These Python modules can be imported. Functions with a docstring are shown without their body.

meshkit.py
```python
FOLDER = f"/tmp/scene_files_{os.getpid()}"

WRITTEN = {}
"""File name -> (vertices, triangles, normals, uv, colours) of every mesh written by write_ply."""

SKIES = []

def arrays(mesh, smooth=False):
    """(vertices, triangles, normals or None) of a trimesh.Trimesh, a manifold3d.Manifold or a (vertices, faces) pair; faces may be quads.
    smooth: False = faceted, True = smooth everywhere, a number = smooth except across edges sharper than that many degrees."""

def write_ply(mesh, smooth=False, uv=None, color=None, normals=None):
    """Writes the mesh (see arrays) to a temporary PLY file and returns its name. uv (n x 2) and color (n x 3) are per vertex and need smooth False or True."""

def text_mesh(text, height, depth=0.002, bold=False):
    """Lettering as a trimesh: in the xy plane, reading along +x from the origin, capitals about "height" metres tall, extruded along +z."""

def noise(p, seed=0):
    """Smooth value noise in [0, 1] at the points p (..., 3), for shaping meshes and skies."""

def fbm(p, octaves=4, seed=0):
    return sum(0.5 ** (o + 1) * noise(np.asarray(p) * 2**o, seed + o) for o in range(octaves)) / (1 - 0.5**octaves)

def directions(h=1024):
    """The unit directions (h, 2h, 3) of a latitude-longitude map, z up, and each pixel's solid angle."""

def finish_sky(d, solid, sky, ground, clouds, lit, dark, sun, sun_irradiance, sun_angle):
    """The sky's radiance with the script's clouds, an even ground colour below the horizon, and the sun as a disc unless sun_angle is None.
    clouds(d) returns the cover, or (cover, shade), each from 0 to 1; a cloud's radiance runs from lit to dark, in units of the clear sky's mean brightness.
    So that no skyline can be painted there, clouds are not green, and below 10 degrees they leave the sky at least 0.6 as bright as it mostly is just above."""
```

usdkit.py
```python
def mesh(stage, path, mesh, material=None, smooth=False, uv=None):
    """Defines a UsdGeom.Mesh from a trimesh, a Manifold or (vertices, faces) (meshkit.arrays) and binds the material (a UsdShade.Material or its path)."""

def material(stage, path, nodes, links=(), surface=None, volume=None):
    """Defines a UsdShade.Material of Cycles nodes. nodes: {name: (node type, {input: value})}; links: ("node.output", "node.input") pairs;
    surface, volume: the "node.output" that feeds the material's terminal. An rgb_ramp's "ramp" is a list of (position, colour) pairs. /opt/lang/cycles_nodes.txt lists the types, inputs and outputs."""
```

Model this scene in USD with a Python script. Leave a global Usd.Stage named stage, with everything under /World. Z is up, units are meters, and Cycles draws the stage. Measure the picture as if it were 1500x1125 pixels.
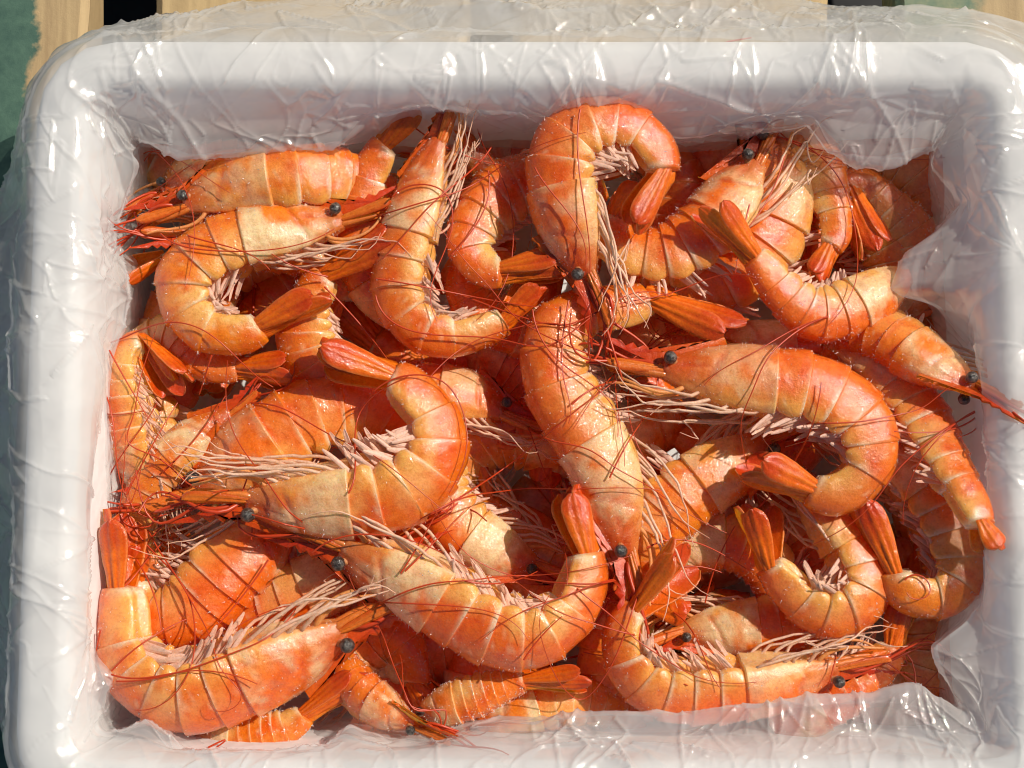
import math, random, numpy as np, trimesh, usdkit, meshkit
from pxr import Usd, UsdGeom, UsdLux, UsdShade, Gf, Sdf, Vt
from scipy.interpolate import CubicSpline, PchipInterpolator, LinearNDInterpolator, interp1d
from scipy.spatial import Delaunay
from scipy.ndimage import maximum_filter, gaussian_filter

stage = Usd.Stage.CreateInMemory()
UsdGeom.SetStageUpAxis(stage, UsdGeom.Tokens.z)
UsdGeom.SetStageMetersPerUnit(stage, 1.0)
UsdGeom.Xform.Define(stage, '/World'); UsdGeom.Scope.Define(stage, '/World/Looks')
rng = np.random.default_rng(11)

# ------------------------------------------------------------------ camera
FOC, APW, DIST, TILT = 54.0, 36.0, 0.450, math.radians(6.0)
CAM = np.array([0.0, -DIST * math.sin(TILT), DIST * math.cos(TILT)])
cam = UsdGeom.Camera.Define(stage, '/World/camera')
cam.CreateFocalLengthAttr(FOC); cam.CreateHorizontalApertureAttr(APW); cam.CreateVerticalApertureAttr(APW * 0.75)
cam.CreateClippingRangeAttr(Gf.Vec2f(0.01, 50))
cam.AddTranslateOp().Set(Gf.Vec3d(*CAM)); cam.AddRotateXOp().Set(math.degrees(TILT))
cam.CreateExposureAttr(-0.05)
CT, ST = math.cos(TILT), math.sin(TILT)

def at(px, py, z=0.0):
    """Photograph pixel (1500 x 1125) -> the point of the horizontal plane z it shows."""
    px, py, z = np.broadcast_arrays(np.asarray(px, float), np.asarray(py, float), np.asarray(z, float))
    x = (px - 750) / 1500 * APW / FOC; y = -(py - 562.5) / 1500 * APW / FOC
    d = np.stack([x, y * CT + ST, y * ST - CT], -1)
    k = (z - CAM[2]) / d[..., 2]
    return CAM + d * k[..., None]

def project(p):
    q = np.asarray(p) - CAM
    cx, cy, cz = q[..., 0], q[..., 1] * CT + q[..., 2] * ST, -q[..., 1] * ST + q[..., 2] * CT
    return 750 + cx / -cz * FOC / APW * 1500, 562.5 - cy / -cz * FOC / APW * 1500

# ------------------------------------------------------------------ sky and sun
SUN = np.array([0.86, 0.50, 0.0]); EL = math.radians(47)
SUN = np.append(SUN[:2] / np.linalg.norm(SUN[:2]) * math.cos(EL), math.sin(EL))
sky = UsdLux.DomeLight.Define(stage, '/World/sky')
skym = usdkit.material(stage, '/World/Looks/sky', {
    's': ('sky_texture', {'sky_type': 'single_scattering', 'sun_disc': False, 'sun_elevation': EL, 'sun_rotation': math.atan2(SUN[0], SUN[1])}),
    'b': ('background_shader', {'strength': 0.05})}, [('s.color', 'b.color')], surface='b.background')
UsdShade.MaterialBindingAPI.Apply(sky.GetPrim()).Bind(skym)
sky.GetPrim().SetCustomDataByKey('kind', 'structure')
sun = UsdLux.DistantLight.Define(stage, '/World/sun')
sun.CreateIntensityAttr(1.2); sun.CreateAngleAttr(0.5); sun.CreateColorAttr(Gf.Vec3f(1.0, 0.93, 0.81)); sun.CreateNormalizeAttr(True)
zax = Gf.Vec3d(*SUN); q = Gf.Rotation(Gf.Vec3d(0, 0, 1), zax).GetQuat()
sun.AddOrientOp().Set(Gf.Quatf(q))

# ------------------------------------------------------------------ helpers
USED = {}
def numbered(parent, name):
    k = (parent, name); n = USED.get(k, 0); USED[k] = n + 1
    return f'{parent}/{name}' + (f'_{n:03d}' if n else '')
def tag(p, label=None, cat=None, group=None, kind=None):
    p = p.GetPrim() if hasattr(p, 'GetPrim') else p
    for k, v in (('label', label), ('category', cat), ('group', group), ('kind', kind)):
        if v: p.SetCustomDataByKey(k, v)
    return p
def thing(name, label, cat, loc=(0, 0, 0), group=None):
    x = UsdGeom.Xform.Define(stage, numbered('/World', name)); x.AddTranslateOp().Set(Gf.Vec3d(*map(float, loc)))
    tag(x, label, cat, group); return x
def obj(name, mesh, mat, parent=None, smooth=True, tint=None, off=None):
    """One Mesh prim; points given in world space are moved to the parent's base."""
    pp = str(parent.GetPath()) if parent is not None else '/World'
    v, f = (mesh.vertices, mesh.faces) if hasattr(mesh, 'vertices') else mesh
    v = np.asarray(v, float)
    if off is not None: v = v - np.asarray(off)
    m = usdkit.mesh(stage, numbered(pp, name), trimesh.Trimesh(v, f, process=False), MAT[mat], smooth=smooth)
    if tint is not None:
        UsdGeom.PrimvarsAPI(m).CreatePrimvar('tint', Sdf.ValueTypeNames.Color3fArray, 'vertex').Set(Vt.Vec3fArray.FromNumpy(np.asarray(tint, np.float32)))
    return m
def unit(v):
    v = np.asarray(v, float); return v / np.maximum(np.linalg.norm(v, axis=-1, keepdims=True), 1e-12)
def sstep(a, b, x):
    t = np.clip((x - a) / (b - a), 0, 1); return t * t * (3 - 2 * t)
def mixc(a, b, f):
    return a * (1 - f[..., None]) + np.asarray(b, float) * f[..., None]
def fbm(p, o=3, seed=0): return meshkit.fbm(p, o, seed)

# ------------------------------------------------------------------ materials
MAT = {}
def mk(name, nodes, links, surface='p.BSDF'):
    MAT[name] = usdkit.material(stage, '/World/Looks/' + name, nodes, links, surface=surface)

def organic(name, rough0, rough1, sss, bump, spec=0.5, speck=0.35, radius=(1, .28, .10), bscale=900.0, coat=0.0):
    mk(name, {
        'a': ('attribute', {'attribute': 'tint'}), 'g': ('geometry', {}),
        'n1': ('noise_texture', {'scale': 420.0, 'detail': 4.0, 'roughness': .65}),
        'r1': ('rgb_ramp', {'ramp': [(.25, (.80, .66, .5)), (.5, (1, 1, 1)), (.75, (1.06, 1.16, 1.12))]}),
        'm1': ('mix', {'mix_type': 'multiply', 'fac': .8}),
        'n2': ('noise_texture', {'scale': 3200.0, 'detail': 2.0, 'roughness': .6}),
        'r2': ('map_range', {'from_min': .62, 'from_max': .74, 'to_min': 0.0, 'to_max': speck, 'clamp': True}),
        'm2': ('mix', {'mix_type': 'mix', 'color2': (.95, .80, .66)}),
        'n3': ('noise_texture', {'scale': bscale, 'detail': 5.0, 'roughness': .7}),
        'b': ('bump', {'strength': bump, 'distance': .0006}),
        'rr': ('map_range', {'from_min': .35, 'from_max': .65, 'to_min': rough0, 'to_max': rough1, 'clamp': True}),
        'n4': ('noise_texture', {'scale': 1500.0, 'detail': 3.0, 'roughness': .6}), 'r4': ('rgb_ramp', {'ramp': [(.35, (.78, .62, .5)), (.52, (1, 1, 1)), (.7, (1.06, 1.15, 1.1))]}), 'm4': ('mix', {'mix_type': 'multiply', 'fac': .45}),
        'n5': ('noise_texture', {'scale': 520.0, 'detail': 2.0}), 'b5': ('bump', {'strength': .16, 'distance': .0012}),
        'p': ('principled_bsdf', {'coat_weight': coat, 'coat_roughness': .06, 'subsurface_weight': sss, 'subsurface_scale': .004, 'subsurface_radius': radius, 'specular_ior_level': spec})},
        [('g.position', 'n1.vector'), ('n1.fac', 'r1.fac'), ('a.color', 'm1.color1'), ('r1.color', 'm1.color2'),
         ('g.position', 'n2.vector'), ('n2.fac', 'r2.value'), ('r2.result', 'm2.fac'), ('m1.color', 'm2.color1'),
         ('g.position', 'n3.vector'), ('n3.fac', 'b.height'), ('b.normal', 'p.normal'), ('b.normal', 'p.coat_normal'), ('g.position', 'n4.vector'), ('n4.fac', 'r4.fac'), ('m2.color', 'm4.color1'), ('r4.color', 'm4.color2'), ('m4.color', 'p.base_color'),
         ('g.position', 'n5.vector'), ('n5.fac', 'b5.height'), ('b5.normal', 'b.normal'), ('n1.fac', 'rr.value'), ('rr.result', 'p.roughness')])
organic('shell', .20, .42, .38, .34, bscale=1500., coat=.9, spec=.4, speck=.20)
organic('tail', .14, .36, .30, .40, speck=.06, coat=.35, spec=.35)
organic('limb', .35, .60, .35, .45, speck=.4)
organic('eye', .12, .40, .0, .5, speck=.25, bscale=1600.0, coat=.6)
mk('whisker', {'p': ('principled_bsdf', {'base_color': (.50, .045, .010), 'roughness': .35, 'subsurface_weight': .1, 'subsurface_scale': .001})}, [])
mk('frost', {'p': ('principled_bsdf', {'base_color': (.92, .82, .74), 'roughness': .2, 'subsurface_weight': .4, 'subsurface_scale': .001})}, [])
mk('foam', {'g': ('geometry', {}), 'v': ('voronoi_texture', {'scale': 260.0}),
    'b': ('bump', {'strength': .25, 'distance': .0008}),
    'n': ('noise_texture', {'scale': 30.0, 'detail': 3.0}), 'r': ('rgb_ramp', {'ramp': [(.3, (.80, .80, .79)), (.7, (.88, .875, .86))]}),
    'p': ('principled_bsdf', {'roughness': .75, 'subsurface_weight': .25, 'subsurface_scale': .006, 'subsurface_radius': (1, .95, .9), 'specular_ior_level': .3})},
   [('g.position', 'v.vector'), ('v.distance', 'b.height'), ('b.normal', 'p.normal'), ('g.position', 'n.vector'), ('n.fac', 'r.fac'), ('r.color', 'p.base_color')])
# thin milky film: part clear, part scattering, glossy on both faces
mk('film', {'g': ('geometry', {}),
    'n': ('noise_texture', {'scale': 55.0, 'detail': 3.0}), 'hz': ('map_range', {'from_min': .3, 'from_max': .7, 'to_min': .32, 'to_max': .56, 'clamp': True}),
    'nb': ('noise_texture', {'scale': 330.0, 'detail': 5.0, 'roughness': .62, 'distortion': .6}), 'b': ('bump', {'strength': .14, 'distance': .0010}),
    't': ('transparent_bsdf', {'color': (.97, .97, .97)}), 'd': ('diffuse_bsdf', {'color': (.86, .86, .85)}),
    'tl': ('translucent_bsdf', {'color': (.86, .86, .85)}), 'dm': ('mix_closure', {'fac': .5}),
    'm': ('mix_closure', {}), 'gl': ('glossy_bsdf', {'color': (1, 1, 1), 'roughness': .045, 'distribution': 'ggx'}),
    'lw': ('layer_weight', {'blend': .5}), 'pw': ('math', {'math_type': 'power', 'value2': 4.0}),
    'ma': ('math', {'math_type': 'multiply_add', 'value2': .55, 'value3': .085}), 'gv': ('map_range', {'from_min': .35, 'from_max': .62, 'to_min': .25, 'to_max': 1.3, 'clamp': True}), 'mg': ('math', {'math_type': 'multiply', 'use_clamp': True}), 'o': ('mix_closure', {})},
   [('g.position', 'n.vector'), ('n.fac', 'hz.value'), ('hz.result', 'm.fac'), ('g.position', 'nb.vector'), ('nb.fac', 'b.height'), ('b.normal', 'gl.normal'),
    ('t.BSDF', 'm.closure1'), ('d.BSDF', 'dm.closure1'), ('tl.BSDF', 'dm.closure2'), ('dm.closure', 'm.closure2'),
    ('lw.facing', 'pw.value1'), ('pw.value', 'ma.value1'), ('n.fac', 'gv.value'), ('ma.value', 'mg.value1'), ('gv.result', 'mg.value2'), ('mg.value', 'o.fac'), ('m.closure', 'o.closure1'), ('gl.BSDF', 'o.closure2')], surface='o.closure')
def wood(name, base, dark, paint=None, edge=None):
    nodes = {'g': ('geometry', {}), 'mp': ('mapping', {'scale': (260, 16, 60)}),
        'n': ('noise_texture', {'scale': 1.0, 'detail': 5.0, 'roughness': .65}), 'r': ('rgb_ramp', {'ramp': [(.3, dark), (.65, base)]}),
        'n2': ('noise_texture', {'scale': 90.0, 'detail': 6.0, 'roughness': .7}),
        'b': ('bump', {'strength': .5, 'distance': .0008}), 'p': ('principled_bsdf', {'roughness': .7})}
    links = [('g.position', 'mp.vector'), ('mp.vector', 'n.vector'), ('n.fac', 'r.fac'), ('g.position', 'n2.vector'), ('n2.fac', 'b.height'), ('b.normal', 'p.normal')]
    if paint is None: links.append(('r.color', 'p.base_color'))
    else:
        lo, hi, c1, c2 = paint
        nodes.update({'sx': ('separate_xyz', {}), 'nn': ('noise_texture', {'scale': 45.0, 'detail': 5.0, 'roughness': .65}),
            'ad': ('math', {'math_type': 'multiply_add', 'value2': .022}), 'mr': ('map_range', {'from_min': lo, 'from_max': hi, 'to_min': 0.0, 'to_max': 1.0, 'clamp': True}),
            'pr': ('rgb_ramp', {'ramp': [(.35, c1), (.65, c2)]}), 'mx': ('mix', {})})
        links += [('g.position', 'sx.vector'), ('g.position', 'nn.vector'), ('nn.fac', 'ad.value1'), ('sx.x', 'ad.value3'), ('ad.value', 'mr.value'),
                  ('n2.fac', 'pr.fac'), ('mr.result', 'mx.fac'), ('pr.color', 'mx.color1'), ('r.color', 'mx.color2'), ('mx.color', 'p.base_color')]
    mk(name, nodes, links)
ZT = -0.056                                                         # top of the boards
wx = lambda px, py=40: float(at(px, py, ZT)[0])
GREEN = ((.035, .085, .065), (.075, .15, .105))
wood('board_green', (.46, .33, .17), (.30, .20, .10), (wx(62) + .008, wx(72) + .008, *GREEN))
wood('board_bare', (.50, .36, .18), (.36, .25, .12))
wood('board_patch', (.46, .33, .17), (.32, .22, .11), (wx(1428) + .008, wx(1450) + .008, (.09, .16, .11), (.25, .26, .15)))
mk('dark_ground', {'g': ('geometry', {}), 'n': ('noise_texture', {'scale': 60.0, 'detail': 4.0}), 'r': ('rgb_ramp', {'ramp': [(.3, (.012, .012, .014)), (.7, (.03, .03, .033))]}),
    'p': ('principled_bsdf', {'roughness': .85})}, [('g.position', 'n.vector'), ('n.fac', 'r.fac'), ('r.color', 'p.base_color')])

# ------------------------------------------------------------------ ground and boards
gv = np.array([[-6, -6, -.20], [6, -6, -.20], [6, 6, -.20], [-6, 6, -.20]], float)
tag(obj('ground', (gv, np.array([[0, 1, 2], [0, 2, 3]])), 'dark_ground', smooth=False), kind='structure')
pallet = thing('wooden_pallet', 'worn wooden pallet boards under the box, some with flaking green paint', 'pallet', (0, 0, ZT))
def board(x0, x1, y0, y1, mat, name='plank'):
    n = 60; c = .0025; T = .020
    prof = np.array([[x0, -T], [x1, -T], [x1, -c], [x1 - c, 0], [x0 + c, 0], [x0, -c]])
    ys = np.linspace(y0, y1, n)
    v = np.array([[px, y, pz + ZT] for y in ys for px, pz in prof]); k = len(prof)
    wob = (fbm(np.c_[np.sign(v[:, 0] - (x0 + x1) / 2) * 3, v[:, 1] * 30, np.zeros(len(v))], 3, int(abs(x0) * 1e4)) - .5) * .006
    v[:, 0] += wob * (np.abs(v[:, 0] - (x0 + x1) / 2) > (x1 - x0) / 2 - .004)
    f = []
    for i in range(n - 1):
        for j in range(k):
            a, b = i * k + j, i * k + (j + 1) % k
            f += [[a, b, b + k], [a, b + k, a + k]]
    for j in range(1, k - 1): f += [[0, j + 1, j], [(n - 1) * k, (n - 1) * k + j, (n - 1) * k + j + 1]]
    return obj(name, trimesh.Trimesh(v, f, process=False), mat, pallet, smooth=30, off=(0, 0, ZT))
board(wx(75) - .115, wx(121), -.42, .42, 'board_green')
board(wx(222), wx(222) + .105, -.42, .42, 'board_bare')
board(wx(222) + .122, wx(1212), -.42, .42, 'board_bare')
board(wx(1312), wx(1312) + .11, -.42, .42, 'board_patch')
for yb in (.30, -.30):                                              # cross bearers under the boards
    m = trimesh.creation.box([.62, .09, .06]); m.apply_translation([0, yb, ZT - .0215 - .03])
    obj('bearer', m, 'board_bare', pallet, smooth=False, off=(0, 0, ZT))

# ------------------------------------------------------------------ foam box
ZR, ZF = .022, -.046                                                # rim, inside floor
c = [at(130, 132, ZR), at(1440, 132, ZR), at(1496, 1114, ZR), at(98, 1114, ZR)]
BX0, BX1 = (c[0][0] + c[3][0]) / 2, (c[1][0] + c[2][0]) / 2
BY1, BY0 = (c[0][1] + c[1][1]) / 2, (c[2][1] + c[3][1]) / 2
BCX, BCY, BA, BB = (BX0 + BX1) / 2, (BY0 + BY1) / 2, (BX1 - BX0) / 2, (BY1 - BY0) / 2
CR, RIMW = .007, .0155
NU = 1700
def perimeter(N):
    """N points, outward normals and arc lengths of the inner rim line (rounded rectangle, counter-clockwise)."""
    w, h = BA - CR, BB - CR; seg = [2 * h, CR * math.pi / 2, 2 * w, CR * math.pi / 2] * 2
    tot = sum(seg); P, Nn = [], []
    cs = [(w, h), (-w, h), (-w, -h), (w, -h)]
    for s in np.arange(N) / N * tot:
        k = 0
        while s > seg[k]: s -= seg[k]; k += 1
        side, corner = k // 2, k % 2
        ang = side * math.pi / 2
        if not corner:
            n = np.array([math.cos(ang), math.sin(ang)]); t = np.array([-n[1], n[0]])
            st = np.array([(w, -h), (w, h), (-w, h), (-w, -h)][side], float)
            p = st + n * CR + t * s
        else:
            a = ang + s / CR; n = np.array([math.cos(a), math.sin(a)]); p = np.array(cs[side]) + n * CR
        P.append(p); Nn.append(n)
    return np.array(P) + [BCX, BCY], np.array(Nn), tot
def loft(rows):
    K, N = len(rows), len(rows[0]); v = np.concatenate(rows); f = []
    i, j = np.meshgrid(np.arange(K - 1), np.arange(N), indexing='ij'); j2 = (j + 1) % N
    a, b, c_, d = i * N + j, i * N + j2, (i + 1) * N + j2, (i + 1) * N + j
    f = np.concatenate([np.stack([a, b, c_], -1).reshape(-1, 3), np.stack([a, c_, d], -1).reshape(-1, 3)])
    return v, f
P2, N2, PERI = perimeter(320)
R = RIMW; fr = .005
prof = [(R - .012, ZT + .002), (R - .008, ZT + .002), (R - .004, ZR - .02)]
prof += [(R - fr + fr * math.sin(a), ZR - fr + fr * math.cos(a)) for a in np.linspace(math.pi / 2, 0, 7)]
prof += [(fr - fr * math.sin(a), ZR - fr + fr * math.cos(a)) for a in np.linspace(0, math.pi / 2, 7)]
prof += [(-.004, -.010), (-.006, ZF + .004), (-.010, ZF)]
rows = [np.c_[P2 + N2 * o, np.full(len(P2), z)] for o, z in prof]
v, f = loft(rows)
ce = len(v); v = np.vstack([v, [BCX, BCY, ZF], [BCX, BCY, ZT + .002]]); L0 = (len(rows) - 1) * 320
f = np.vstack([f, [[L0 + j, L0 + (j + 1) % 320, ce] for j in range(320)], [[(j + 1) % 320, j, ce + 1] for j in range(320)]])
bx = thing('foam_box', 'open white polystyrene foam box holding the shrimps', 'box', (BCX, BCY, ZT + .002))
obj('box_body', trimesh.Trimesh(v, f, process=False), 'foam', bx, smooth=40, off=(BCX, BCY, ZT + .002))

# ------------------------------------------------------------------ shrimps
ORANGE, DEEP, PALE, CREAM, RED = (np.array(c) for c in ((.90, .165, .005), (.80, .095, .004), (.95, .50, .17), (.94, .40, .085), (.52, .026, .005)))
BOUND = np.array([.36, .455, .55, .645, .735, .825, 1.0])
HS = [0, .03, .08, .15, .22, .30, .36, .45, .55, .65, .75, .83, .90, .96, 1.0]
HV = [.30, .40, .56, .76, .90, .99, 1.0, 1.0, .97, .90, .79, .68, .59, .53, .46]
HFUN = PchipInterpolator(HS, HV)
SP_GRID = np.full((160, 190), -1.0)                                 # height of the pile by photograph column/row of 8 px
SHRIMPS = []

def tube(pts, rad, sides=6, cap=True):
    pts = np.asarray(pts, float); n = len(pts); rad = np.broadcast_to(rad, n)
    t = unit(np.gradient(pts, axis=0)); up = np.array([.3, .2, .93])
    a = unit(np.cross(t, up)); b = np.cross(t, a)
    th = np.arange(sides) / sides * 2 * math.pi
    v = (pts[:, None] + rad[:, None, None] * (np.cos(th)[None, :, None] * a[:, None] + np.sin(th)[None, :, None] * b[:, None])).reshape(-1, 3)
    i, j = np.meshgrid(np.arange(n - 1), np.arange(sides), indexing='ij'); j2 = (j + 1) % sides
    A, B, C, D = i * sides + j, i * sides + j2, (i + 1) * sides + j2, (i + 1) * sides + j
    f = np.concatenate([np.stack([A, B, C], -1).reshape(-1, 3), np.stack([A, C, D], -1).reshape(-1, 3)])
    if cap:
        k = len(v); v = np.vstack([v, pts[0], pts[-1] + t[-1] * rad[-1] * .6])
        f = np.vstack([f, [[(q + 1) % sides, q, k] for q in range(sides)], [[(n - 1) * sides + q, (n - 1) * sides + (q + 1) % sides, k + 1] for q in range(sides)]])
    return v, f
def spline(pts, n):
    pts = np.asarray(pts, float); d = np.r_[0, np.cumsum(np.linalg.norm(np.diff(pts, axis=0), axis=1))]
    return CubicSpline(d, pts)(np.linspace(0, d[-1], n)) if len(pts) > 2 else pts[0] + (pts[-1] - pts[0]) * np.linspace(0, 1, n)[:, None]
def blade(base, axis, nrm, length, width, thick, bend=0.0, arch=0.25, ribs=True, tipw=.62, nl=15, nw=13, taper=0):
    """A tapered, ribbed, slightly arched plate (tail-fan lobe, antennal scale, swimmeret)."""
    axis = unit(axis); nrm = unit(nrm - axis * np.dot(nrm, axis)); side = np.cross(axis, nrm)
    t = np.linspace(0, 1, nl); u = np.linspace(-1, 1, nw)
    w = width / 2 * np.interp(t, [0, .18, .5, .76, .90, .97, 1], [.42, .58, .88, 1.0, .86, tipw, .22])
    if taper: w = width / 2 * np.interp(t, [0, .1, .35, .7, .9, 1], [.7, .95, 1.0, .95, .80, .40])
    T_, U_ = np.meshgrid(t, u, indexing='ij')
    rib = (1.0 * np.exp(-(U_ / .16) ** 2) + .6 * np.exp(-((np.abs(U_) - .62) / .16) ** 2)) * thick * (1.3 if ribs else 0) * (1 - .4 * T_) * np.minimum(1, T_ * 6 + .2)
    out = arch * width * (-(U_ ** 2)) * np.sin(np.clip(T_ * 1.3 + .2, 0, 1.57)) + bend * length * T_ ** 2
    top = base + axis * (T_ * length)[..., None] + side * (U_ * w[:, None])[..., None] + nrm * (out + rib + thick / 2)[..., None]
    bot = base + axis * (T_ * length)[..., None] + side * (U_ * w[:, None] * .96)[..., None] + nrm * (out - thick / 2)[..., None]
    v = np.concatenate([top.reshape(-1, 3), bot.reshape(-1, 3)]); N = nl * nw
    i, j = np.meshgrid(np.arange(nl - 1), np.arange(nw - 1), indexing='ij'); A = i * nw + j
    q = np.stack([A, A + 1, A + nw + 1, A + nw], -1).reshape(-1, 4); q2 = q[:, ::-1] + N
    ring = np.r_[np.arange(nw), np.arange(1, nl) * nw + nw - 1, (nl - 1) * nw + np.arange(nw - 2, -1, -1), np.arange(nl - 2, 0, -1) * nw]
    e = np.stack([ring, ring + N, np.roll(ring, -1) + N, np.roll(ring, -1)], -1)
    q = np.vstack([q, q2, e]); f = np.vstack([q[:, [0, 1, 2]], q[:, [0, 2, 3]]])
    return v, f, np.r_[T_.ravel(), T_.ravel()], np.r_[np.abs(U_).ravel(), np.abs(U_).ravel()], np.r_[rib.ravel(), rib.ravel() * 0] / max(thick, 1e-9)

def shrimp(key, W, pts, tip, z, label, roll=0, side=None, legs=1, swim=1, head=1, tail=1, frost=800, group=None, red=0.0, name='shrimp', eyes=1, spread=1.0, ml=1.0):
    """pts: photograph pixels of the body's centre line from the head's front to the base of the tail fan; tip: end of the fan;
    z: height (mm) at head, (middle), tail; W: depth of the body in photograph pixels; roll: degrees the back is turned up."""
    r = np.random.default_rng(sum(ord(ch) * 7 ** i for i, ch in enumerate(key)) % 2 ** 31)
    zz = np.atleast_1d(np.asarray(z, float)) * .001 * ZSC; pp = np.asarray(pts, float)
    d = np.r_[0, np.cumsum(np.linalg.norm(np.diff(pp, axis=0), axis=1))]; d /= d[-1]
    zc = np.interp(d, np.linspace(0, 1, len(zz)), zz) if len(zz) > 1 else np.full(len(pp), zz[0])
    w3 = at(pp[:, 0], pp[:, 1], zc)
    tipw = at(tip[0], tip[1], zc[-1] + (tip[2] * .001 if len(tip) > 2 else 0)) if tip is not None else None
    depth = (CAM[2] - zc.mean()); Wm = W / 1500 * APW / FOC * depth
    loc = w3[len(w3) // 2].copy(); loc[2] -= Wm * .35
    root = thing(name, label, 'shrimp', loc, group)
    # rings, crowded at the segment edges
    s = np.unique(np.round(np.concatenate([np.linspace(0, 1, 92)] + [np.array([b - .008, b - .003, b + .0005, b + .004]) for b in BOUND[:-1]]), 5)); n = len(s)
    cs_len = np.r_[0, np.cumsum(np.linalg.norm(np.diff(w3, axis=0), axis=1))]; cs_len /= cs_len[-1]
    cv = CubicSpline(cs_len, w3) if len(w3) > 2 else interp1d(cs_len, w3, axis=0)
    P = cv(s); T = unit(np.gradient(P, s, axis=0))
    turn = np.cross(T[:-1, :2], T[1:, :2]).sum()
    sg = np.sign(turn) if side is None else side                    # belly to the inside of the curl
    V0 = unit(np.stack([-T[:, 1], T[:, 0], T[:, 2] * 0], -1)) * sg
    Z = unit(np.cross(T, V0)); Z *= np.sign(Z[:, 2:3])
    a = np.radians(roll if np.isscalar(roll) else np.interp(s, np.linspace(0, 1, len(roll)), roll))
    D = -V0 * np.cos(a)[..., None] + Z * np.sin(a)[..., None] if np.ndim(a) else -V0 * math.cos(a) + Z * math.sin(a)
    Lt = np.cross(T, D)
    seg = np.searchsorted(BOUND, s, 'right'); start = np.r_[0, BOUND][np.minimum(seg, 6)]; end = np.r_[BOUND, 1][np.minimum(seg, 6)]
    fr_ = np.clip((s - start) / np.maximum(end - start, 1e-6), 0, 1)
    ledge = np.where(seg == 0, 1 + .045 * sstep(.86, 1, fr_), .955 + .085 * fr_ ** 1.6)
    h = HFUN(s) * Wm / 2 * ledge; lat = h * np.interp(s, [0, .1, .3, 1], [.62, .68, .76, .74])
    m = 40; ph = np.arange(m) / m * 2 * math.pi; cph, sph = np.cos(ph), np.sin(ph)
    y = np.where(cph >= 0, cph, -np.abs(cph) ** .82 * .92)
    inset = np.exp(-((ph - math.pi) / .42) ** 2)
    Y = np.repeat(y[None], n, 0); X = np.repeat((np.sign(sph) * np.abs(sph) ** .88)[None], n, 0)
    abd = (seg > 0)[:, None]
    low = sstep(.2, -.9, y)[None]
    Y = Y - np.where(abd, .20 * np.sin(math.pi * np.clip(fr_, 0, 1))[:, None] ** .8 * low * (1 - inset)[None], .05 * low * (1 - inset)[None]) + inset[None] * np.where(abd, .30, .16)
    X = X * (1 + np.where(abd, .03 * np.sin(math.pi * fr_)[:, None] * low, 0))
    keel = np.exp(-(np.minimum(ph, 2 * math.pi - ph) / .16) ** 2)[None] * np.interp(s, [0, .12, .25, .36, .8, .83, .9, 1], [.26, .20, .08, .02, .0, .06, .10, .10])[:, None]
    Y = Y + keel
    G = P[:, None] + D[:, None] * (h[:, None] * Y)[..., None] + Lt[:, None] * (lat[:, None] * X)[..., None]
    nb = fbm(G.reshape(-1, 3) * 160 + r.uniform(0, 50, 3), 3, 3).reshape(n, m) - .5
    nf = fbm(G.reshape(-1, 3) * 700 + 9, 3, 5).reshape(n, m) - .5
    gr = -.060 * np.exp(-((s[:, None] - .150 - .045 * y[None]) / .010) ** 2) * sstep(-.7, -.2, y)[None] * sstep(1.0, .7, y)[None]
    gr = gr - .045 * np.exp(-((y[None] - .25 - .9 * (s[:, None] - .05)) / .07) ** 2) * sstep(.03, .06, s)[:, None] * sstep(.16, .12, s)[:, None]
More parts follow.
